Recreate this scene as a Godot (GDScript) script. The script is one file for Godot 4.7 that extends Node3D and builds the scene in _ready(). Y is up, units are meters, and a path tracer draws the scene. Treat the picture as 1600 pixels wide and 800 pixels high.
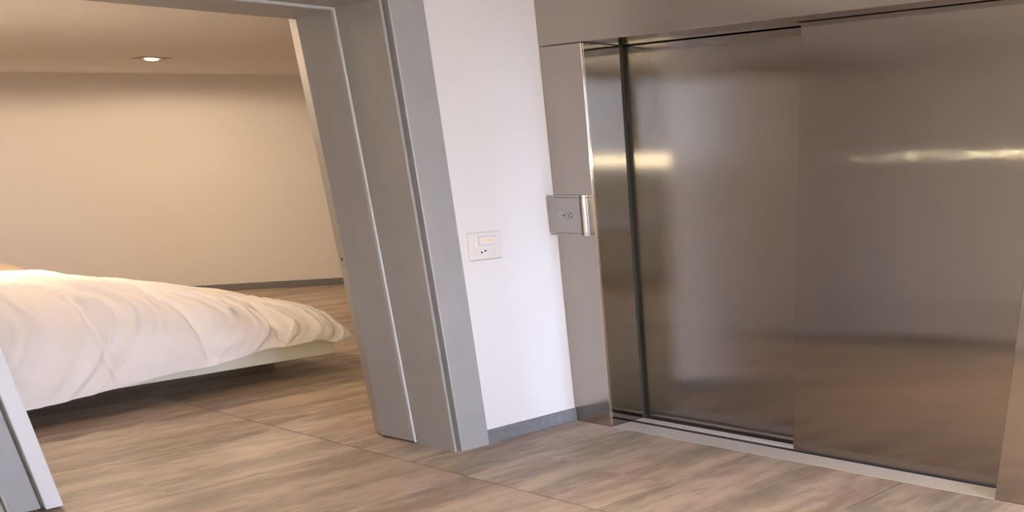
extends Node3D

# x runs along the lift front, z out of it into the hall, y up. The corner where the white wall meets the steel is the origin.
const CEIL := 2.6          # ceiling height
const LIFT_L := 0.35       # lift opening, left and right edge, and its height
const LIFT_R := 3.145
const LIFT_H := 2.1
const DOOR_A := 1.045      # bedroom doorway along the white wall, and its height
const DOOR_B := 3.43
const DOOR_H := 2.235
const WALL_T := 0.87       # thickness of the white wall
const BED_X := -3.0        # near side and foot of the bed
const BED_Z := -0.05

var taken := {}
var M := {}


func _ready() -> void:
	camera_and_light()
	materials()
	room()
	floor_tiles()
	baseboards()
	door_frame()
	door_leaf()
	lift()
	key_switch()
	wall_socket()
	bed()
	downlights()


# ---------------------------------------------------------------- camera, sky, exposure
func camera_and_light() -> void:
	var cam := Camera3D.new()
	cam.name = "camera"
	cam.projection = Camera3D.PROJECTION_FRUSTUM
	cam.near = 0.05
	cam.far = 100.0
	# measured from the vanishing points: focal length 1480 px of 1600 x 800, optical axis at (1140.6, 1176.1)
	cam.size = 2.0 * 400.0 / 1479.9 * cam.near
	cam.frustum_offset = Vector2((800.0 - 1140.65) / 1479.9, (1176.13 - 400.0) / 1479.9) * cam.near
	cam.transform = Transform3D(Basis(Vector3(0.78291, -0.01695, -0.62190), Vector3(-0.31971, 0.84657, -0.42556), Vector3(0.53370, 0.53200, 0.65737)).orthonormalized(), Vector3(5.126, 1.5351, 4.6746))
	add_child(cam)
	cam.current = true

	var sky_mat := ProceduralSkyMaterial.new()
	sky_mat.sky_top_color = Color(0.74, 0.82, 1.0)
	sky_mat.sky_horizon_color = Color(0.86, 0.90, 1.0)
	sky_mat.ground_bottom_color = Color(0.55, 0.54, 0.53)
	sky_mat.ground_horizon_color = Color(0.7, 0.72, 0.76)
	sky_mat.sky_energy_multiplier = 5.1
	sky_mat.ground_energy_multiplier = 2.8
	var sky := Sky.new()
	sky.sky_material = sky_mat
	var env := Environment.new()
	env.background_mode = Environment.BG_SKY
	env.sky = sky
	env.tonemap_mode = Environment.TONE_MAPPER_LINEAR
	env.tonemap_exposure = 1.0
	env.sdfgi_enabled = true
	env.ssao_enabled = true
	env.ssil_enabled = true
	var we := WorldEnvironment.new()
	we.name = "world_environment"
	we.environment = env
	add_child(we)

	# the phone's flash, which the steel throws back as streaks at lens height
	var flash := OmniLight3D.new()
	flash.name = "phone_flash"
	flash.position = Vector3(5.126, 1.5351, 4.6746) + Vector3(0.02, 0.03, -0.02)
	flash.light_color = Color(1.0, 0.945, 0.80)
	flash.light_energy = 6.5
	flash.light_size = 0.02
	flash.omni_range = 20.0
	flash.omni_attenuation = 2.0
	flash.shadow_enabled = true
	add_child(flash)


# ---------------------------------------------------------------- materials
func mat(albedo: Color, rough := 0.6, metal := 0.0) -> StandardMaterial3D:
	var m := StandardMaterial3D.new()
	m.albedo_color = albedo
	m.roughness = rough
	m.metallic = metal
	return m


func noise_tex(seed_: int, freq: float, lo: Color, hi: Color, size := 512) -> NoiseTexture2D:
	var n := FastNoiseLite.new()
	n.seed = seed_
	n.frequency = freq
	n.fractal_octaves = 4
	var t := NoiseTexture2D.new()
	t.width = size
	t.height = size
	t.seamless = true
	t.noise = n
	var g := Gradient.new()
	g.set_color(0, lo)
	g.set_color(1, hi)
	t.color_ramp = g
	return t


func noise_normal(seed_: int, freq: float, strength: float, size := 512) -> NoiseTexture2D:
	var n := FastNoiseLite.new()
	n.seed = seed_
	n.frequency = freq
	n.fractal_octaves = 3
	var t := NoiseTexture2D.new()
	t.width = size
	t.height = size
	t.seamless = true
	t.noise = n
	t.as_normal_map = true
	t.bump_strength = strength
	return t


func triplanar(m: StandardMaterial3D, scale_: Vector3) -> void:
	m.uv1_triplanar = true
	m.uv1_world_triplanar = true
	m.uv1_scale = scale_


func materials() -> void:
	M.plaster = mat(Color(0.93, 0.92, 0.92), 0.85)
	M.plaster.normal_enabled = true
	M.plaster.normal_texture = noise_normal(4, 0.06, 1.5)
	M.plaster.normal_scale = 0.05
	triplanar(M.plaster, Vector3(0.9, 0.9, 0.9))
	M.ceiling = mat(Color(0.92, 0.91, 0.9), 0.9)
	M.frame_paint = mat(Color(0.665, 0.66, 0.655), 0.42)
	M.frame_paint.albedo_texture = noise_tex(8, 0.015, Color(0.96, 0.96, 0.96), Color.WHITE)
	triplanar(M.frame_paint, Vector3(0.7, 0.7, 0.7))
	M.gasket = mat(Color(0.78, 0.80, 0.81), 0.5)
	M.leaf_paint = mat(Color(0.88, 0.87, 0.87), 0.4)
	M.baseboard = mat(Color(0.53, 0.53, 0.545), 0.5)
	M.baseboard.albedo_texture = noise_tex(12, 0.03, Color(0.86, 0.87, 0.88), Color.WHITE)
	triplanar(M.baseboard, Vector3(1.2, 2.5, 1.2))
	M.grout = mat(Color(0.25, 0.215, 0.19), 1.0)
	M.dark = mat(Color(0.03, 0.03, 0.03), 0.8)
	# brushed stainless steel, grain upright: u runs level, so highlights spread level
	M.steel = mat(Color(0.71, 0.675, 0.64), 0.11, 1.0)
	M.steel.normal_enabled = true
	M.steel.normal_texture = grain_normals()
	M.steel.anisotropy_enabled = true
	M.steel.anisotropy = 1.0
	M.steel.uv1_scale = Vector3(61.3, 1, 1)
	M.steel_door = M.steel.duplicate()
	M.steel_door.roughness = 0.08
	M.steel_door.albedo_color = Color(0.65, 0.615, 0.58)
	M.steel_polished = mat(Color(0.53, 0.53, 0.525), 0.08, 1.0)
	M.steel_polished.anisotropy_enabled = true
	M.steel_polished.anisotropy = 0.9
	M.sill = mat(Color(0.92, 0.89, 0.86), 0.45, 0.3)
	M.box_steel = mat(Color(0.70, 0.68, 0.66), 0.12, 1.0)
	M.groove = mat(Color(0.4, 0.38, 0.36), 0.7, 0.3)  # dark reflections between the sill ribs, put into the colour
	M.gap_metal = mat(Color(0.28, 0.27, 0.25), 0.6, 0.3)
	M.chrome = mat(Color(0.8, 0.8, 0.8), 0.12, 1.0)
	M.plastic = mat(Color(0.93, 0.915, 0.90), 0.35)
	M.indicator = mat(Color(1.0, 0.75, 0.35), 0.4)
	M.indicator.emission_enabled = true
	M.indicator.emission = Color(1.0, 0.72, 0.3)
	M.indicator.emission_energy_multiplier = 0.55
	M.hole = mat(Color(0.04, 0.035, 0.03), 0.7)
	M.bed_base = mat(Color(0.92, 0.92, 0.86), 0.5)
	M.duvet = mat(Color(0.96, 0.95, 0.95), 0.9)
	M.duvet.normal_enabled = true
	M.duvet.normal_texture = noise_normal(31, 0.12, 3.0)
	M.duvet.normal_scale = 0.15
	triplanar(M.duvet, Vector3(3, 3, 3))
	M.mattress = mat(Color(0.88, 0.87, 0.84), 0.9)
	M.pillow = mat(Color(0.83, 0.77, 0.70), 0.9)
	M.lamp_trim = mat(Color(0.52, 0.47, 0.43), 0.4, 0.6)
	M.lamp_glow = mat(Color(1, 1, 1), 0.4)
	M.lamp_glow.emission_enabled = true
	M.lamp_glow.emission = Color(1.0, 0.86, 0.66)
	M.lamp_glow.emission_energy_multiplier = 6.0
	M.window_paint = mat(Color(0.9, 0.9, 0.9), 0.4)
	M.glass = mat(Color(0.95, 0.98, 1.0, 0.06), 0.02)
	M.glass.transparency = BaseMaterial3D.TRANSPARENCY_ALPHA
	M.terrace = mat(Color(0.6, 0.59, 0.57), 0.9)
	M.tile = []
	var img := tile_image()
	for k in 4:
		var t := mat([Color(0.985, 0.985, 0.985), Color(1.0, 0.99, 0.98), Color(0.96, 0.96, 0.965), Color(0.975, 0.96, 0.95)][k], 0.46)
		t.albedo_texture = img
		M.tile.append(t)


# Upright brush marks: every column of the texture, finer than a hair, leans a little to the left or right.
func grain_normals() -> ImageTexture:
	var rng := RandomNumberGenerator.new()
	rng.seed = 11
	var im := Image.create(2048, 4, false, Image.FORMAT_RGB8)
	for x in 2048:
		var tilt := clampf(rng.randfn(0.0, 0.30 if rng.randf() < 0.35 else 0.05), -0.7, 0.7)
		var n := Vector3(tilt, 0, 1).normalized()
		for y in 4:
			im.set_pixel(x, y, Color(n.x * 0.5 + 0.5, 0.5, n.z * 0.5 + 0.5))
	return ImageTexture.create_from_image(im)


# Grey-brown porcelain with long streaks, one texture of 2.1 x 3.5 m whose v runs along the streaks.
func tile_image() -> ImageTexture:
	var w := 1024
	var h := 1024
	var a := FastNoiseLite.new()
	a.seed = 51
	a.frequency = 0.006
	a.fractal_octaves = 4
	var b := FastNoiseLite.new()
	b.seed = 52
	b.frequency = 0.02
	b.fractal_octaves = 4
	var c := FastNoiseLite.new()
	c.seed = 53
	c.frequency = 0.05
	c.fractal_octaves = 3
	var d := FastNoiseLite.new()
	d.seed = 54
	d.frequency = 0.006
	var im := Image.create(w, h, false, Image.FORMAT_RGB8)
	var dark := Color(0.60, 0.54, 0.48)
	var light := Color(0.775, 0.705, 0.63)
	for y in h:
		for x in w:
			var broad := a.get_noise_2d(x * 0.9, y * 0.20)
			var streak := b.get_noise_2d(x * 1.0, y * 0.17)
			var fine := c.get_noise_2d(x * 1.0, y * 0.42)
			var blotch := b.get_noise_2d(x * 0.7 + 4000.0, y * 0.5)
			var v := 0.5 + broad * 0.95 + streak * 0.4 + fine * 0.25 + blotch * 0.55
			var col := dark.lerp(light, clampf(v, 0.0, 1.0))
			# thin pale and dark scratches along the run
			var s := b.get_noise_2d(x * 1.5 + 900.0, y * 0.30 + 300.0)
			if s > 0.36:
				col = col.lerp(Color(0.76, 0.68, 0.61), minf((s - 0.36) * 3.0, 0.4))
			elif s < -0.38:
				col = col.lerp(Color(0.40, 0.355, 0.335), minf((-0.38 - s) * 2.0, 0.22))
			var pink := d.get_noise_2d(x * 1.2, y * 0.4)
			col.r += 0.022 * pink
			col.g -= 0.012 * pink
			im.set_pixel(x, y, col)
	return ImageTexture.create_from_image(im)


# ---------------------------------------------------------------- helpers
func numbered(called: String) -> String:
	if not taken.has(called):
		taken[called] = 0
		return called
	taken[called] += 1
	return "%s_%03d" % [called, taken[called]]


func thing(called: String, label: String, category: String, at := Vector3.ZERO, group := "") -> Node3D:
	var o := Node3D.new()
	o.name = numbered(called)
	o.position = at
	add_child(o)
	o.set_meta("label", label)
	o.set_meta("category", category)
	if group:
		o.set_meta("group", group)
	return o


func tag(o: Node, label: String, category: String, group := "") -> void:
	o.set_meta("label", label)
	o.set_meta("category", category)
	if group:
		o.set_meta("group", group)


func structure(o: Node, label: String, category: String) -> void:
	o.set_meta("kind", "structure")
	o.set_meta("label", label)
	o.set_meta("category", category)


func st_new() -> SurfaceTool:
	var st := SurfaceTool.new()
	st.begin(Mesh.PRIMITIVE_TRIANGLES)
	return st


func add_mesh(called: String, mesh: Mesh, m: Material, parent: Node = self) -> MeshInstance3D:
	var o := MeshInstance3D.new()
	o.name = numbered(called) if parent == self else called
	o.mesh = mesh
	o.material_override = m
	parent.add_child(o, true)
	return o


func part(called: String, st: SurfaceTool, m: Material, parent: Node = self) -> MeshInstance3D:
	st.generate_normals()
	st.generate_tangents()
	return add_mesh(called, st.commit(), m, parent)


# uv laid flat on the face: u level wherever the face is upright
func flat_uv(p: Vector3, n: Vector3) -> Vector2:
	if absf(n.y) > 0.72:
		return Vector2(p.x, p.z)
	if absf(n.x) > absf(n.z):
		return Vector2(p.z, p.y)
	return Vector2(p.x, p.y)


# a flat polygon (convex, 3 or 4 corners) that faces `out`
func face(st: SurfaceTool, pts: Array, out: Vector3) -> void:
	var n: Vector3 = (pts[1] - pts[0]).cross(pts[2] - pts[0])
	if n.length() < 1e-12 and pts.size() > 3:
		n = (pts[2] - pts[0]).cross(pts[3] - pts[0])
	if n.length() < 1e-12:
		return
	var q := pts.duplicate()
	if n.dot(out) > 0.0:      # front faces run clockwise
		q.reverse()
	n = n.normalized()
	for k in range(1, q.size() - 1):
		for p in [q[0], q[k], q[k + 1]]:
			st.set_smooth_group(-1)
			st.set_uv(flat_uv(p, n))
			st.add_vertex(p)


# box from lo to hi with chamfered edges
func cbox(st: SurfaceTool, lo: Vector3, hi: Vector3, c := 0.0) -> void:
	var mid := (lo + hi) / 2.0
	var half := (hi - lo) / 2.0
	c = minf(c, minf(half.x, minf(half.y, half.z)) * 0.9)
	var ax := [Vector3.RIGHT, Vector3.UP, Vector3.BACK]
	for i in 3:
		var j := (i + 1) % 3
		var k := (i + 2) % 3
		for s in [-1.0, 1.0]:
			var f: Vector3 = mid + ax[i] * half[i] * s
			var a: Vector3 = ax[j] * (half[j] - c)
			var b: Vector3 = ax[k] * (half[k] - c)
			face(st, [f - a - b, f + a - b, f + a + b, f - a + b], ax[i] * s)
		if c <= 0.0:
			continue
		for s in [-1.0, 1.0]:
			for t in [-1.0, 1.0]:
				var p1: Vector3 = mid + ax[i] * half[i] * s + ax[j] * (half[j] - c) * t
				var p2: Vector3 = mid + ax[i] * (half[i] - c) * s + ax[j] * half[j] * t
				var e: Vector3 = ax[k] * (half[k] - c)
				face(st, [p1 - e, p1 + e, p2 + e, p2 - e], ax[i] * s + ax[j] * t)
	if c > 0.0:
		for sx in [-1.0, 1.0]:
			for sy in [-1.0, 1.0]:
				for sz in [-1.0, 1.0]:
					var q := Vector3(sx, sy, sz)
					face(st, [mid + Vector3(half.x, half.y - c, half.z - c) * q, mid + Vector3(half.x - c, half.y, half.z - c) * q, mid + Vector3(half.x - c, half.y - c, half.z) * q], q)


func box_part(called: String, lo: Vector3, hi: Vector3, c: float, m: Material, parent: Node = self) -> MeshInstance3D:
	var st := st_new()
	cbox(st, lo, hi, c)
	return part(called, st, m, parent)


# a closed outline pushed along `along`; the outline's points are Vector3 in one plane
func prism(st: SurfaceTool, outline: Array, along: Vector3) -> void:
	var mid := Vector3.ZERO
	for p in outline:
		mid += p
	mid /= outline.size()
	var n := outline.size()
	var flat := PackedVector2Array()
	var u: Vector3 = (outline[1] - outline[0]).normalized()
	var v := along.normalized().cross(u)
	for p in outline:
		flat.append(Vector2((p - mid).dot(u), (p - mid).dot(v)))
	var turned := Geometry2D.is_polygon_clockwise(flat)
	for k in n:
		var a: Vector3 = outline[k]
		var b: Vector3 = outline[(k + 1) % n]
		var side := (b - a).cross(along)
		face(st, [a, b, b + along, a + along], side if not turned else -side)
	var tri := Geometry2D.triangulate_polygon(flat)
	for k in range(0, tri.size(), 3):
		face(st, [outline[tri[k]], outline[tri[k + 1]], outline[tri[k + 2]]], -along)
		face(st, [outline[tri[k]] + along, outline[tri[k + 1]] + along, outline[tri[k + 2]] + along], along)


# sides of prism() face outwards when the outline is seen from its start along `along`; for outlines in plan use this
func plan_prism(st: SurfaceTool, outline: Array, y0: float, y1: float) -> void:
	var pts := []
	for p in outline:
		pts.append(Vector3(p.x, y0, p.y))
	prism(st, pts, Vector3(0, y1 - y0, 0))


# ---------------------------------------------------------------- the room
func room() -> void:
	# the white wall with the doorway to the bedroom; it goes on past the lift shaft
	var a := DOOR_A - 0.09
	var b := DOOR_B + 0.09
	var top := DOOR_H + 0.09
	var w := Node3D.new()
	w.name = "wall_left"
	add_child(w)
	structure(w, "smooth white plaster wall between the bedroom doorway and the lift", "wall")
	var st := st_new()
	cbox(st, Vector3(-WALL_T, 0, -5.6), Vector3(0, CEIL, a))
	cbox(st, Vector3(-WALL_T, top, a), Vector3(0, CEIL, b))
	cbox(st, Vector3(-WALL_T, 0, b), Vector3(0, CEIL, 8.0))
	part("plaster", st, M.plaster, w)
	# short wall that closes the hall beside the doorway, mirrored in the lift doors
	var o := box_part("wall_front", Vector3(0, 0, 3.92), Vector3(1.75, CEIL, 4.25), 0.004, M.plaster)
	structure(o, "short white wall that juts out beside the bedroom doorway", "wall")
	# wall of the lift shaft right of the steel front and behind it
	o = box_part("wall_back", Vector3(LIFT_R + 0.9, 0, -0.4), Vector3(7.7, CEIL, 0), 0.0, M.plaster)
	structure(o, "white plaster wall right of the steel lift front", "wall")
	st = st_new()
	cbox(st, Vector3(0, 0, -1.3), Vector3(LIFT_R + 0.9, CEIL, -1.2))
	o = part("wall_shaft", st, M.dark)
	structure(o, "dark back of the lift shaft behind the doors", "wall")
	# right-hand wall of the hall with a wide window to the day
	w = Node3D.new()
	w.name = "wall_right"
	add_child(w)
	structure(w, "white hall wall with a wide window facing the bedroom door", "wall")
	st = st_new()
	var x0 := 7.7
	var x1 := 8.0
	var z0 := 1.5
	var z1 := 3.95
	cbox(st, Vector3(x0, 0, -0.4), Vector3(x1, CEIL, z0))
	cbox(st, Vector3(x0, 0, z1), Vector3(x1, CEIL, 8.3))
	cbox(st, Vector3(x0, 2.5, z0), Vector3(x1, CEIL, z1))
	cbox(st, Vector3(x0, 0, z0), Vector3(x1, 0.75, z1))
	part("plaster", st, M.plaster, w)
	var win := Node3D.new()
	win.name = "window_1"
	add_child(win)
	structure(win, "wide white framed window that lets daylight into the hall", "window")
	st = st_new()
	for z in [z0 + 0.03, 2.7, z1 - 0.03]:
		cbox(st, Vector3(x0 + 0.1, 0.75, z - 0.03), Vector3(x0 + 0.17, 2.5, z + 0.03), 0.004)
	for y in [0.78, 2.47]:
		cbox(st, Vector3(x0 + 0.1, y - 0.03, z0), Vector3(x0 + 0.17, y + 0.03, z1), 0.004)
	part("window_frame", st, M.window_paint, win)
	for k in 2:
		box_part("pane", Vector3(x0 + 0.133, 0.81, [z0 + 0.06, 2.73][k]), Vector3(x0 + 0.137, 2.44, [2.67, z1 - 0.06][k]), 0.0, M.glass, win)
	o = box_part("wall_rear", Vector3(0, 0, 8.0), Vector3(7.7, CEIL, 8.3), 0.0, M.plaster)
	structure(o, "white wall at the far end of the hall behind the camera", "wall")
	# bedroom: the far wall stands askew
	var c0 := Vector3(-11.545, 0, -0.515)
	var dir := Vector3(0.4754, 0, -0.8798)
	var nrm := Vector3(-0.8798, 0, -0.4754)
	var c1 := c0 + dir * 6.0
	st = st_new()
	plan_prism(st, [Vector2(c0.x, c0.z), Vector2(c1.x, c1.z), Vector2(c1.x + nrm.x * 0.2, c1.z + nrm.z * 0.2), Vector2(c0.x + nrm.x * 0.2, c0.z + nrm.z * 0.2)], 0, CEIL)
	o = part("wall_bedroom_far", st, M.plaster)
	structure(o, "bedroom wall behind the bed washed by warm lamp light", "wall")
	o = box_part("wall_bedroom_side", Vector3(-11.745, 0, -0.6), Vector3(-11.545, CEIL, 7.0), 0.0, M.plaster)
	structure(o, "bedroom side wall meeting the far wall beside the pillow", "wall")
	o = box_part("wall_bedroom_head", Vector3(-11.745, 0, 6.8), Vector3(-WALL_T, CEIL, 7.0), 0.0, M.plaster)
	structure(o, "bedroom wall at the head of the bed", "wall")
	o = box_part("wall_bedroom_end", Vector3(c1.x - 0.3, 0, c1.z), Vector3(-WALL_T, CEIL, c1.z + 0.2), 0.0, M.plaster)
	structure(o, "bedroom wall opposite the head of the bed", "wall")
	# ceilings and the slab under the tiles
	var cl := Node3D.new()
	cl.name = "ceiling"
	add_child(cl)
	structure(cl, "smooth white ceiling with a recessed square downlight", "ceiling")
	st = st_new()
	cbox(st, Vector3(-12.2, CEIL, -6.2), Vector3(8.2, CEIL + 0.2, 8.4))
	part("slab", st, M.ceiling, cl)
	o = box_part("terrace_ground", Vector3(8.0, -0.35, -10), Vector3(30, -0.15, 20), 0.0, M.terrace)
	o.set_meta("kind", "structure")
	o.set_meta("label", "pale paved ground outside the hall window")


func floor_tiles() -> void:
	var fl := Node3D.new()
	fl.name = "floor"
	add_child(fl)
	structure(fl, "grey-brown streaked porcelain tiles laid through hall and bedroom", "floor")
	box_part("grout_bed", Vector3(-12.2, -0.15, -6.2), Vector3(8.0, -0.003, 0.0), 0.0, M.grout, fl)
	box_part("grout_bed", Vector3(-12.2, -0.15, 0.0), Vector3(8.0, -0.003, 8.4), 0.0, M.grout, fl)
	var tw := 1.052
	var tl := 1.748
	var gap := 0.004
	var shapes := []
	for k in 12:
		var st := st_new()
		cbox(st, Vector3(gap, -0.1, gap), Vector3(tw - gap, 0, tl - gap), 0.001)
		st.generate_normals()
		var mesh := st.commit()
		var mdt := MeshDataTool.new()
		mdt.create_from_surface(mesh, 0)
		var off := Vector2(fmod(k * 0.37, 1.0), fmod(k * 0.61, 1.0))
		for v in mdt.get_vertex_count():
			var p := mdt.get_vertex(v)
			mdt.set_vertex_uv(v, Vector2(p.x / 2.1, p.z / 3.5) + off)
		var am := ArrayMesh.new()
		mdt.commit_to_surface(am)
		shapes.append(am)
	var rng := RandomNumberGenerator.new()
	rng.seed = 7
	for i in range(-12, 7):
		for j in range(-4, 4):
			var x := 0.492 + i * tw
			var z := 1.337 + j * tl
			var pick := rng.randi_range(0, 11)
			var tone := rng.randi_range(0, 3)
			if x + tw < -11.6 or x > 7.7 or (z < -2.1 and x > -2.5) or x > 5.8 and z < -0.5:
				continue
			if x >= -0.2 and z < -1.0:
				continue
			var o := MeshInstance3D.new()
			o.name = "tile"
			# at the lift front the tiles are cut off where the sill begins
			if z < -0.01 and z + tl > 0.01 and x + tw > 0.0:
				o.mesh = cut_tile(maxf(x, 0.0) if x > -0.9 else x, x + tw, 0.0, z + tl, gap, pick, x, z)
				o.material_override = M.tile[tone]
				fl.add_child(o, true)
				if x < -0.01:
					var r := MeshInstance3D.new()
					r.name = "tile"
					r.mesh = cut_tile(x, 0.0, z, z + tl, gap, pick, x, z)
					r.material_override = M.tile[tone]
					fl.add_child(r, true)
				continue
			o.mesh = shapes[pick]
			o.material_override = M.tile[tone]
			o.position = Vector3(x, 0, z)
			fl.add_child(o, true)


func cut_tile(x0: float, x1: float, z0: float, z1: float, gap: float, pick: int, ox: float, oz: float) -> Mesh:
	var st := st_new()
	cbox(st, Vector3(x0 + gap, -0.1, z0 + 0.001), Vector3(x1 - gap, 0, z1 - gap), 0.001)
	var mdt := MeshDataTool.new()
	st.generate_normals()
	mdt.create_from_surface(st.commit(), 0)
	var off := Vector2(fmod(pick * 0.37, 1.0), fmod(pick * 0.61, 1.0))
	for v in mdt.get_vertex_count():
		var p := mdt.get_vertex(v)
		mdt.set_vertex_uv(v, Vector2((p.x - ox) / 2.1, (p.z - oz) / 3.5) + off)
	var am := ArrayMesh.new()
	mdt.commit_to_surface(am)
	return am


func baseboards() -> void:
	var b := Node3D.new()
	b.name = "baseboard_left"
	add_child(b)
	structure(b, "blue-grey tile baseboard under the white wall beside the lift", "baseboard")
	box_part("board", Vector3(0.0, 0.0, 0.002), Vector3(0.022, 0.082, 0.786), 0.003, M.baseboard, b)
	box_part("board", Vector3(0.0, 0.0, 3.69), Vector3(0.022, 0.082, 3.918), 0.003, M.baseboard, b)
	b = Node3D.new()
	b.name = "baseboard_front"
	add_child(b)
	structure(b, "grey tile baseboard along the short jutting wall", "baseboard")
	for k in 2:
		box_part("board", Vector3(0.024 + k * 0.87, 0.0, 3.898), Vector3(0.885 + k * 0.87, 0.082, 3.92), 0.003, M.baseboard, b)
	b = Node3D.new()
	b.name = "baseboard_bedroom"
	add_child(b)
	structure(b, "dark grey-brown tile baseboard along the far bedroom wall", "baseboard")
	b.position = Vector3(-11.545, 0, -0.515)
	b.rotation.y = atan2(0.8798, 0.4754)
	# along its own x the pieces run down the far wall; one joint shows beside the door frame
	var at := 0.0
	for l in [0.9, 1.42, 1.42, 0.42, 1.42]:
		box_part("board", Vector3(at + 0.003, 0, 0.0), Vector3(at + l - 0.003, 0.085, 0.025), 0.003, M.baseboard, b)
		at += l
	b = Node3D.new()
	b.name = "baseboard_bedroom_side"
	add_child(b)
	structure(b, "grey tile baseboard along the bedroom side wall", "baseboard")
	for k in 5:
		box_part("board", Vector3(-11.545, 0, -0.4 + k * 1.42), Vector3(-11.52, 0.085, 1.015 + k * 1.42), 0.003, M.baseboard, b)


# ---------------------------------------------------------------- bedroom door
# a moulding that runs up one side of the doorway, across its head and down the other;
# outline: Vector2(x, inset), inset measured from the clear opening into it
func moulding(st: SurfaceTool, outline: Array, y0: float) -> void:
	var n := outline.size()
	var mid := Vector2.ZERO
	for p in outline:
		mid += p
	mid /= n
	var ring := func(p: Vector2) -> Array:
		return [Vector3(p.x, y0, DOOR_A + p.y), Vector3(p.x, DOOR_H - p.y, DOOR_A + p.y), Vector3(p.x, DOOR_H - p.y, DOOR_B - p.y), Vector3(p.x, y0, DOOR_B - p.y)]
	var turned := Geometry2D.is_polygon_clockwise(PackedVector2Array(outline))
	for k in n:
		var p: Vector2 = outline[k]
		var q: Vector2 = outline[(k + 1) % n]
		var e := q - p
		var nn := Vector2(e.y, -e.x) if not turned else Vector2(-e.y, e.x)
		var a: Array = ring.call(p)
		var b: Array = ring.call(q)
		var outs := [Vector3(nn.x, 0, nn.y), Vector3(nn.x, -nn.y, 0), Vector3(nn.x, 0, -nn.y)]
		for s in 3:
			face(st, [a[s], b[s], b[s + 1], a[s + 1]], outs[s])
	var tri := Geometry2D.triangulate_polygon(PackedVector2Array(outline))
	for k in range(0, tri.size(), 3):
		for s in [0, 3]:
			var c := []
			for i in 3:
				c.append(ring.call(outline[tri[k + i]])[s])
			face(st, c, Vector3.DOWN)


func door_frame() -> void:
	var t := Node3D.new()
	t.name = "trim_1"
	add_child(t)
	structure(t, "light grey painted door frame round the bedroom doorway", "door frame")
	var st := st_new()
	moulding(st, [Vector2(0.0, -0.262), Vector2(0.022, -0.262), Vector2(0.028, -0.256), Vector2(0.028, -0.05), Vector2(0.024, -0.042), Vector2(-0.03, -0.042), Vector2(-0.03, -0.085), Vector2(0.0, -0.085)], 0.0)
	part("architrave", st, M.frame_paint, t)
	st = st_new()
	moulding(st, [Vector2(-0.386, -0.085), Vector2(-0.03, -0.085), Vector2(-0.03, -0.018), Vector2(0.01, -0.017), Vector2(0.014, -0.006), Vector2(0.008, 0.0), Vector2(-0.386, 0.0)], 0.0)
	part("lining", st, M.frame_paint, t)
	st = st_new()
	moulding(st, [Vector2(-0.385, -0.02), Vector2(-0.385, 0.007), Vector2(-0.388, 0.011), Vector2(-0.396, 0.011), Vector2(-0.4, 0.007), Vector2(-0.4, -0.02)], 0.008)
	var g := part("gasket", st, M.gasket, t)
	g.set_meta("label", "pale rubber door seal")
	st = st_new()
	moulding(st, [Vector2(-0.398, -0.08), Vector2(-0.398, 0.006), Vector2(-0.41, 0.012), Vector2(-0.57, 0.017), Vector2(-0.73, 0.026), Vector2(-0.75, 0.02), Vector2(-0.90, -0.035), Vector2(-0.90, -0.08)], 0.012)
	part("inner_lining", st, M.frame_paint, t)
	box_part("hinge_stile", Vector3(-0.9, 0.012, 3.085), Vector3(-0.86, DOOR_H - 0.03, 3.37), 0.003, M.frame_paint, t)
	# strike plate and latch hole near the bedroom edge
	var sp := Node3D.new()
	sp.name = "strike"
	t.add_child(sp)
	sp.position = Vector3(-0.815, 1.046, DOOR_A - 0.0035)
	sp.rotation.y = -atan2(0.055, 0.15)
	box_part("strike_plate", Vector3(-0.03, -0.05, -0.004), Vector3(0.03, 0.05, 0.001), 0.001, M.frame_paint, sp)
	box_part("latch_hole", Vector3(-0.022, -0.009, -0.004), Vector3(0.022, 0.009, 0.0016), 0.0, M.hole, sp)


func door_leaf() -> void:
	var d := Node3D.new()
	d.name = "door_1"
	add_child(d)
	structure(d, "white bedroom door leaf standing open, edge towards the hall", "door")
	box_part("leaf", Vector3(-3.05, 0.012, 2.99), Vector3(-0.815, DOOR_H - 0.03, 3.075), 0.004, M.leaf_paint, d)


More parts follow.
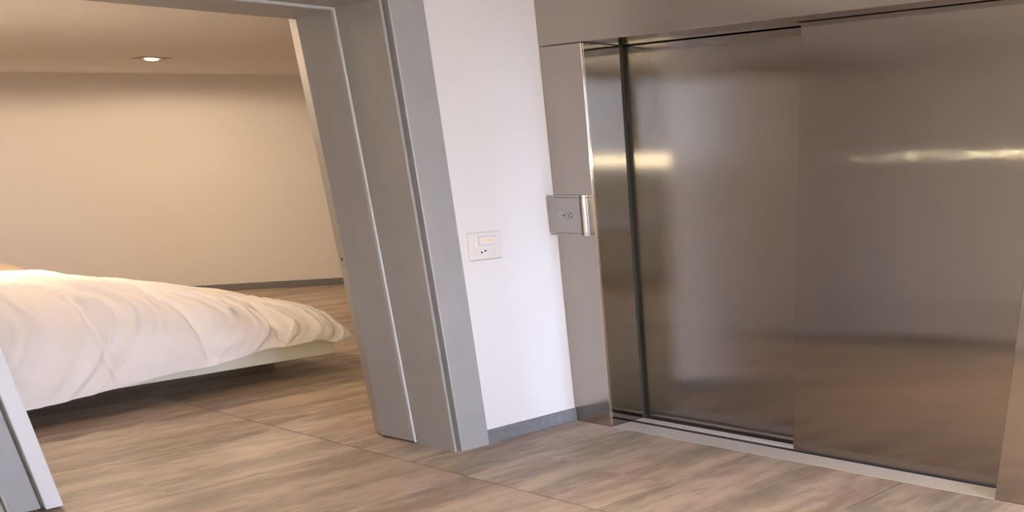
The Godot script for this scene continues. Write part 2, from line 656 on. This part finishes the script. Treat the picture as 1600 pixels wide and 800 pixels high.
# ---------------------------------------------------------------- lift
func lift() -> void:
	var f := thing("elevator_frame", "brushed steel elevator door surround with wide lintel beside white wall", "elevator frame")
	var g := 0.0022
	var end := LIFT_R + 0.9
	box_part("jamb", Vector3(0.001, 0.0, -0.02), Vector3(LIFT_L, LIFT_H - g, 0), 0.0025, M.steel, f)
	box_part("reveal", Vector3(0.001, 0.0, -0.312), Vector3(LIFT_L - 0.0015, LIFT_H - g, -0.02), 0.001, M.steel_polished, f)
	box_part("jamb", Vector3(LIFT_R, 0.0, -0.16), Vector3(end, LIFT_H - g, 0), 0.0025, M.steel, f)
	box_part("lintel", Vector3(0.001, LIFT_H, -0.168), Vector3(end, CEIL - 0.001, 0), 0.002, M.steel, f)
	box_part("soffit_strip", Vector3(0.001, LIFT_H, -0.312), Vector3(1.71, LIFT_H + 0.15, -0.171), 0.0015, M.steel_polished, f)
	# closed top and side behind the panels, so that the gaps stay dark
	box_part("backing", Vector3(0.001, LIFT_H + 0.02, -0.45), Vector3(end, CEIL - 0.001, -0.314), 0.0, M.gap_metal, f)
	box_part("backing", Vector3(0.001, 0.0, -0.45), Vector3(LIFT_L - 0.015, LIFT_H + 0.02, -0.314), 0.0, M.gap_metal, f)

	var p := thing("elevator_door_panel", "brushed steel elevator door panel set back beside the left jamb", "elevator door")
	box_part("panel", Vector3(LIFT_L - 0.012, 0.012, -0.39), Vector3(1.80, LIFT_H + 0.015, -0.348), 0.003, M.steel_door, p)
	p = thing("elevator_door_panel", "brushed steel elevator door panel standing proud, next to the right jamb", "elevator door")
	box_part("panel", Vector3(1.722, 0.012, -0.232), Vector3(LIFT_R + 0.12, LIFT_H + 0.1, -0.192), 0.003, M.steel_door, p)

	var s := thing("elevator_sill", "ribbed aluminium elevator threshold strip set flush in the floor", "door sill")
	box_part("base", Vector3(LIFT_L, -0.06, -0.46), Vector3(LIFT_R, -0.022, 0.0), 0.0, M.dark, s)
	box_part("groove_bed", Vector3(LIFT_L + 0.001, -0.022, -0.187), Vector3(LIFT_R - 0.001, -0.0012, -0.003), 0.0, M.groove, s)  # darker bed stands in for the dark reflections in the grooves
	var w := 0.187 / 8.0
	for k in 8:
		var z1 := -0.001 - k * w
		box_part("rib", Vector3(LIFT_L + 0.001, -0.022, z1 - w + 0.0085), Vector3(LIFT_R - 0.001, 0.0, z1), 0.002, M.sill, s)
	box_part("track_strip", Vector3(LIFT_L + 0.001, -0.022, -0.318), Vector3(LIFT_R - 0.001, 0.0, -0.238), 0.002, M.sill, s)
	box_part("track_strip", Vector3(LIFT_L + 0.001, -0.022, -0.46), Vector3(LIFT_R - 0.001, 0.0, -0.4), 0.002, M.sill, s)


# ---------------------------------------------------------------- key switch on the lift jamb
func key_switch() -> void:
	var k := thing("key_switch_box", "small rounded steel key switch box on the elevator jamb", "key switch", Vector3(0, 1.25, 0))
	# cover: a folded sheet whose right edge is rolled back to the jamb
	var outline := [Vector2(0.006, 0.0), Vector2(0.006, 0.058), Vector2(0.012, 0.064)]
	for i in 17:
		var a := PI / 2 - i * PI / 32
		outline.append(Vector2(0.285 + 0.042 * cos(a), 0.022 + 0.042 * sin(a)))
	outline.append(Vector2(0.327, 0.0))
	var st := st_new()
	smooth_plan(st, outline, -0.094, 0.094)
	part("cover", st, M.box_steel, k)
	for s in [-1.0, 1.0]:
		st = st_new()
		var cap := []
		for p in outline:
			cap.append(Vector2(lerpf(0.166, p.x, 0.985), p.y * 0.96))
		smooth_plan(st, cap, s * 0.0965 if s > 0 else -0.107, 0.107 if s > 0 else -0.0965)
		part("end_cap", st, M.box_steel, k)
	var lock := Node3D.new()
	lock.name = "lock"
	k.add_child(lock)
	lock.position = Vector3(0.165, 0.0, 0.064)
	var t := TorusMesh.new()
	t.inner_radius = 0.016
	t.outer_radius = 0.024
	t.rings = 32
	t.ring_segments = 12
	var ring := add_mesh("ring", t, M.chrome, lock)
	ring.transform = Transform3D(Basis(Vector3(2.4, 0, 0), Vector3(0, 0, 1.6), Vector3(0, -1, 0)), Vector3(0, 0, 0.002))
	var c := CylinderMesh.new()
	c.top_radius = 0.017
	c.bottom_radius = 0.018
	c.height = 0.012
	c.radial_segments = 32
	var cyl := add_mesh("cylinder", c, M.box_steel, lock)
	cyl.transform = Transform3D(Basis(Vector3(2.3, 0, 0), Vector3(0, 0, 1), Vector3(0, -1, 0)), Vector3(0, 0, 0.004))
	box_part("keyway", Vector3(-0.012, -0.003, 0.008), Vector3(0.004, 0.003, 0.0105), 0.0, M.hole, lock)


# upright prism over a rounded outline in plan, its side shaded smooth over the roll
func smooth_plan(st: SurfaceTool, outline: Array, y0: float, y1: float) -> void:
	plan_prism(st, outline, y0, y1)


# ---------------------------------------------------------------- switch and socket
func wall_socket() -> void:
	var s := thing("light_switch_socket", "square white wall plate with lit rocker switch above a socket", "light switch", Vector3(0, 1.115, 0.5945))
	# plate, bevelled towards the wall
	box_part("plate", Vector3(0.0, -0.075, -0.12), Vector3(0.022, 0.075, 0.12), 0.014, M.plastic, s)
	box_part("insert", Vector3(0.018, -0.055, -0.085), Vector3(0.0245, 0.055, 0.085), 0.002, M.plastic, s)
	var r := box_part("rocker", Vector3(0.020, 0.004, -0.075), Vector3(0.036, 0.051, 0.055), 0.004, M.plastic, s)
	box_part("indicator_lamp", Vector3(0.035, 0.026, -0.034), Vector3(0.0367, 0.034, -0.004), 0.0006, M.indicator, r)
	# socket: six-sided recess with rim and three holes
	var hexa := [Vector2(-0.075, 0.0), Vector2(-0.045, 0.018), Vector2(0.045, 0.018), Vector2(0.075, 0.0), Vector2(0.045, -0.018), Vector2(-0.045, -0.018)]
	var so := Node3D.new()
	so.name = "socket"
	s.add_child(so)
	so.position = Vector3(0.0245, -0.029, 0.01)
	var st := st_new()
	var n := hexa.size()
	for k in n:
		var a: Vector2 = hexa[k]
		var b: Vector2 = hexa[(k + 1) % n]
		var ao := a * 1.13
		var bo := b * 1.13
		var out := Vector3(0, (a + b).y, (a + b).x)
		face(st, [Vector3(0.003, a.y, a.x), Vector3(0.003, b.y, b.x), Vector3(0.003, bo.y, bo.x), Vector3(0.003, ao.y, ao.x)], Vector3.RIGHT)
		face(st, [Vector3(0.003, a.y, a.x), Vector3(0.003, b.y, b.x), Vector3(0.0003, b.y, b.x), Vector3(0.0003, a.y, a.x)], -out)
		face(st, [Vector3(0.003, ao.y, ao.x), Vector3(0.003, bo.y, bo.x), Vector3(0.0, bo.y, bo.x), Vector3(0.0, ao.y, ao.x)], out)
	part("rim", st, M.plastic, so)
	for h in [Vector2(0.028, -0.003), Vector2(0.0, 0.004)]:
		var c := CylinderMesh.new()
		c.top_radius = 0.0042
		c.bottom_radius = 0.0042
		c.height = 0.001
		c.radial_segments = 16
		var o := add_mesh("contact_hole", c, M.hole, so)
		o.transform = Transform3D(Basis(Vector3(0, 1, 0), Vector3(1, 0, 0), Vector3(0, 0, -2.0)), Vector3(0.0005, h.y, h.x))


# ---------------------------------------------------------------- bed
func curve(points: Array, t: float) -> float:
	if t <= points[0].x:
		return points[0].y
	for k in range(points.size() - 1):
		var a: Vector2 = points[k]
		var b: Vector2 = points[k + 1]
		if t <= b.x:
			var m0: float = (b.y - points[maxi(k - 1, 0)].y) / maxf(b.x - points[maxi(k - 1, 0)].x, 1e-6)
			var m1: float = (points[mini(k + 2, points.size() - 1)].y - a.y) / maxf(points[mini(k + 2, points.size() - 1)].x - a.x, 1e-6)
			return cubic(a.y, b.y, m0 * (b.x - a.x), m1 * (b.x - a.x), (t - a.x) / (b.x - a.x))
	return points[-1].y


func cubic(a: float, b: float, ma: float, mb: float, t: float) -> float:
	var t2 := t * t
	var t3 := t2 * t
	return (2 * t3 - 3 * t2 + 1) * a + (t3 - 2 * t2 + t) * ma + (-2 * t3 + 3 * t2) * b + (t3 - t2) * mb


func bed() -> void:
	var far := -6.82
	var head := 5.3
	var b := thing("bed_frame", "low cream bed base floating over a recessed plinth", "bed", Vector3.ZERO)
	box_part("base", Vector3(far, 0.167, BED_Z), Vector3(BED_X, 0.30, head), 0.006, M.bed_base, b)
	box_part("plinth", Vector3(far + 0.4, 0.0, BED_Z + 0.06), Vector3(BED_X - 1.0, 0.169, head - 0.3), 0.004, M.bed_base, b)
	var m := box_part("mattress", Vector3(far + 0.25, 0.30, BED_Z + 0.25), Vector3(BED_X - 0.42, 0.41, head - 0.05), 0.04, M.mattress)
	tag(m, "flat white mattress hidden between bed base and duvet", "mattress")
	duvet()
	pillow()


# the duvet as a sheet: s runs along the bed from its foot, t from the near hem over the top to the far hem
func duvet() -> void:
	var ns := 300
	var nt := 210
	var top := [Vector2(-0.3, 0.50), Vector2(0.16, 0.60), Vector2(0.43, 0.663), Vector2(0.957, 0.765), Vector2(1.12, 0.80), Vector2(1.42, 0.845), Vector2(1.76, 0.858), Vector2(2.6, 0.86), Vector2(4.2, 0.84)]
	var hem := [Vector2(-0.2, 0.275), Vector2(0.0, 0.272), Vector2(0.155, 0.298), Vector2(0.4, 0.288), Vector2(0.58, 0.293), Vector2(0.75, 0.273), Vector2(1.07, 0.236), Vector2(1.32, 0.23), Vector2(1.78, 0.192), Vector2(2.05, 0.164), Vector2(2.44, 0.14), Vector2(3.2, 0.13)]
	var seams_z := [-0.26, 0.40, 1.07, 1.74, 2.41, 3.08, 3.75]
	var seams_x := [-4.1, -5.2, -6.3]
	var n1 := FastNoiseLite.new()
	n1.seed = 61
	n1.frequency = 1.0
	n1.fractal_octaves = 3
	var n2 := FastNoiseLite.new()
	n2.seed = 62
	n2.frequency = 1.0
	n2.fractal_octaves = 2
	var z_foot := -0.23
	var z_head := 4.2
	var grid := []
	for i in ns + 1:
		var row := []
		# denser towards the foot
		var s := float(i) / ns
		var z := lerpf(z_foot, z_head, s * (0.55 + 0.45 * s))
		for j in nt + 1:
			var t := float(j) / nt
			var p := duvet_point(z, t, z_foot, top, hem)
			# outward normal from neighbours
			var pa := duvet_point(z + 0.01, t, z_foot, top, hem)
			var pb := duvet_point(z, minf(t + 0.004, 1.0), z_foot, top, hem)
			var pc := duvet_point(z, maxf(t - 0.004, 0.0), z_foot, top, hem)
			var nrm := (pb - pc).cross(pa - p).normalized()
			if nrm.y < -0.2 or not nrm.is_finite():
				nrm = -nrm
			# quilting: puffed between the seams, pinched along them
			var wob := 0.05 * n2.get_noise_2d(p.x * 0.9, z * 0.7 + 20.0)
			var dz := 9.0
			for q in seams_z:
				dz = minf(dz, absf(z + wob - q))
			var dx := 9.0
			for q in seams_x:
				dx = minf(dx, absf(p.x + wob - q))
			var pinch := exp(-dz * dz / 0.0010) * 0.034 + exp(-dz / 0.12) * 0.036 + exp(-dx * dx / 0.003) * 0.02
			# creases gather towards the seams, and long folds hang down the near side
			var gather := 0.35 + 1.0 * exp(-dz / 0.16)
			var side := smoothstep(-3.9, -3.0, p.x)
			var crease := n1.get_noise_2d(z * 1.1 + p.x * 0.35, (p.x + p.y) * 4.6) * 0.030 * gather
			# slanting folds on the near side: sharp ridges with flat hollows between
			var slant := n1.get_noise_2d((z * 1.9 + p.x * 1.2 + p.y * 2.6) * 1.25, (p.x - z * 0.6) * 0.55 + 7.0)
			var ridge := pow(maxf(0.0, 1.0 - absf(slant) * 3.2), 2.0)
			var fold := (ridge * 0.040 + slant * 0.030) * smoothstep(-4.6, -3.2, p.x) * (0.55 + 0.45 * smoothstep(0.1, 0.7, z))
			var pucker := n1.get_noise_2d(z * 3.0, (p.x * 0.7 + p.y) * 14.0 + 50.0) * 0.020 * exp(-dz / 0.10)
			var broad := n2.get_noise_2d(p.x * 0.8 + 3.0, z * 1.3) * 0.022
			var edge := clampf(minf(t, 1.0 - t) / 0.03, 0.0, 1.0) * clampf((z - z_foot) / 0.06, 0.15, 1.0)
			p += nrm * ((crease + fold + broad + pucker) * (0.3 + 0.7 * edge) - pinch * edge)
			row.append(p)
		grid.append(row)
	# underside rim: the hem turns inwards
	var st := st_new()
	for i in ns:
		for j in nt:
			for c in [[0, 0], [1, 0], [1, 1], [0, 0], [1, 1], [0, 1]]:
				st.set_smooth_group(0)
				st.set_uv(Vector2(float(i + c[0]) / ns * 4.0, float(j + c[1]) / nt * 4.0))
				st.add_vertex(grid[i + c[0]][j + c[1]])
	# the end of the foot turns under
	for j in nt:
		var a: Vector3 = grid[0][j]
		var b: Vector3 = grid[0][j + 1]
		var ya := minf(a.y, 0.30)
		var yb := minf(b.y, 0.30)
		var ring := [[a, b]]
		for k in 4:
			var w := float(k + 1) / 4.0
			ring.append([Vector3(a.x, lerpf(a.y, ya - 0.02, w), a.z - 0.022 * sin(w * PI) + 0.02 * w), Vector3(b.x, lerpf(b.y, yb - 0.02, w), b.z - 0.022 * sin(w * PI) + 0.02 * w)])
		for k in 4:
			for c in [ring[k][0], ring[k][1], ring[k + 1][1], ring[k][0], ring[k + 1][1], ring[k + 1][0]]:
				st.set_smooth_group(0)
				st.set_uv(Vector2.ZERO)
				st.add_vertex(c)
	# flat bottom that closes the duvet, so that it has thickness
	for i in ns:
		var a: Vector3 = grid[i][0]
		var b: Vector3 = grid[i + 1][0]
		var c: Vector3 = grid[i][nt]
		var d: Vector3 = grid[i + 1][nt]
		var ai := Vector3(a.x - 0.04, a.y + 0.03, maxf(a.z, z_foot + 0.06))
		var bi := Vector3(b.x - 0.04, b.y + 0.03, maxf(b.z, z_foot + 0.06))
		var ci := Vector3(c.x + 0.04, c.y + 0.03, maxf(c.z, z_foot + 0.06))
		var di := Vector3(d.x + 0.04, d.y + 0.03, maxf(d.z, z_foot + 0.06))
		for quad in [[a, ai, bi, b], [c, d, di, ci]]:
			for k in [0, 1, 2, 0, 2, 3]:
				st.set_smooth_group(1)
				st.set_uv(Vector2.ZERO)
				st.add_vertex(quad[k])
	st.index()
	st.generate_normals()
	var o := add_mesh("duvet", st.commit(), M.duvet)
	tag(o, "puffy white quilted duvet spread over the low bed", "duvet")


# a point of the smooth duvet, before quilting
func duvet_point(z: float, t: float, z_foot: float, top: Array, hem: Array) -> Vector3:
	var h := curve(top, z)
	var lo := curve(hem, z)
	# rounded foot
	var r := 0.34
	var round_foot := 1.0
	if z < z_foot + r:
		var q := 1.0 - clampf((z - z_foot) / r, 0.0, 1.0)
		round_foot = sqrt(maxf(0.0, 1.0 - pow(q, 2.6)))
	var hi := lo + (h - lo) * maxf(round_foot, 0.42)
	# the corner is rounded in plan
	var q2 := 1.0 - clampf((z - z_foot) / 0.24, 0.0, 1.0)
	var near := BED_X + 0.10 - 0.12 * (1.0 - sqrt(maxf(0.0, 1.0 - q2 * q2)))
	var far := -7.0
	var tuck := 0.26           # share of t for each side
	var x: float
	var y: float
	if t < tuck:
		var a := t / tuck * PI / 2
		x = near - 0.95 * (1.0 - cos(a)) * 1.0
		y = lo + (hi - 0.03 - lo) * sin(a)
		x = near + 0.03 * sin(2.0 * a) - 0.95 * pow(1.0 - cos(a), 1.15)
	elif t > 1.0 - tuck:
		var a := (1.0 - t) / tuck * PI / 2
		x = far + 0.6 * (1.0 - cos(a))
		y = lo + (hi - lo) * 0.62 * sin(a)
	else:
		var u := (t - tuck) / (1.0 - 2.0 * tuck)
		x = lerpf(near - 0.95, far + 0.6, u)
		# slightly crowned, falling off to the far side
		var crown := sin(clampf(u / 0.36, 0.0, 1.0) * PI / 2) * 0.03
		y = lerpf(hi - 0.03 + crown, lo + (hi - lo) * 0.62, smoothstep(0.35, 1.0, u))
	# away from the corner the foot bulges further out
	var out := 0.16 * smoothstep(-0.05, 0.45, near - x) * exp(-(z - z_foot) / 0.22)
	return Vector3(x, y, z - out)


func pillow() -> void:
	var st := st_new()
	var n := 40
	var g := []
	for i in n + 1:
		var row := []
		for j in n + 1:
			var u := float(i) / n * 2.0 - 1.0
			var v := float(j) / n * 2.0 - 1.0
			var f := pow(maxf(0.0, 1.0 - u * u), 0.42) * pow(maxf(0.0, 1.0 - v * v), 0.42)
			row.append(Vector3(u * 0.5 * (1.0 - 0.06 * v * v), 0.11 * f, v * 0.95 * (1.0 - 0.06 * u * u)))
		g.append(row)
	for side in [1.0, -0.1]:
		for i in n:
			for j in n:
				for c in ([[0, 0], [1, 1], [1, 0], [0, 0], [0, 1], [1, 1]] if side < 0 else [[0, 0], [1, 0], [1, 1], [0, 0], [1, 1], [0, 1]]):
					st.set_smooth_group(1)
					var p: Vector3 = g[i + c[0]][j + c[1]]
					st.add_vertex(Vector3(p.x, p.y * side, p.z))
	st.index()
	st.generate_normals()
	var o := add_mesh("pillow", st.commit(), M.pillow)
	o.position = Vector3(-6.55, 0.745, 1.93)
	tag(o, "beige pillow lying on the duvet near the side wall", "pillow")


# ---------------------------------------------------------------- lamps
func downlights() -> void:
	# the one in view by the far wall, and the others of the bedroom ceiling outside the frame
	var spots := [Vector3(-8.27, CEIL, -1.66), Vector3(-4.9, CEIL, 1.5), Vector3(-1.4, CEIL, 0.95), Vector3(-9.4, CEIL, 1.4), Vector3(2.9, CEIL, 1.9)]  # the last, unseen in the hall, is added to warm the floor
	var power := [4.2, 6.2, 1.5, 4.2, 4.4]
	var labels := ["square recessed downlight glowing in the bedroom ceiling", "square recessed downlight in the bedroom ceiling over the middle of the bed", "square recessed downlight in the bedroom ceiling just inside the doorway", "square recessed downlight in the bedroom ceiling beyond the pillow", "added unseen downlight in the hall ceiling that warms the floor in front of the elevator"]
	for k in spots.size():
		var d := thing("downlight", labels[k], "ceiling light", spots[k], "square recessed downlights")
		var st := st_new()
		var o := 0.16
		var i := 0.085
		for s in 4:
			var a := Basis(Vector3.UP, s * PI / 2)
			face(st, [a * Vector3(-o, -0.004, -o), a * Vector3(o, -0.004, -o), a * Vector3(i, -0.006, -i), a * Vector3(-i, -0.006, -i)], Vector3.DOWN)
			face(st, [a * Vector3(-o, -0.004, -o), a * Vector3(o, -0.004, -o), a * Vector3(o, 0.0, -o), a * Vector3(-o, 0.0, -o)], a * Vector3.FORWARD)
			face(st, [a * Vector3(-i, -0.006, -i), a * Vector3(i, -0.006, -i), a * Vector3(i, 0.0, -i), a * Vector3(-i, 0.0, -i)], a * Vector3.BACK)
		part("trim_ring", st, M.lamp_trim, d)
		var c := SphereMesh.new()
		c.radius = 0.075
		c.height = 0.03
		c.radial_segments = 32
		c.rings = 12
		var l := add_mesh("lamp_lens", c, M.lamp_glow, d)
		l.position.y = -0.008
		var s := SpotLight3D.new()
		s.name = "spot"
		d.add_child(s)
		s.position.y = -0.03
		s.rotation.x = -PI / 2
		s.light_color = Color(1.0, 0.87, 0.725)
		s.light_energy = power[k]
		s.light_size = 0.06
		s.spot_range = 20.0
		s.spot_attenuation = 2.0
		s.spot_angle = 89.0 if k < 4 else 46.0
		s.spot_angle_attenuation = 0.14 if k < 4 else 0.4
		s.shadow_enabled = true
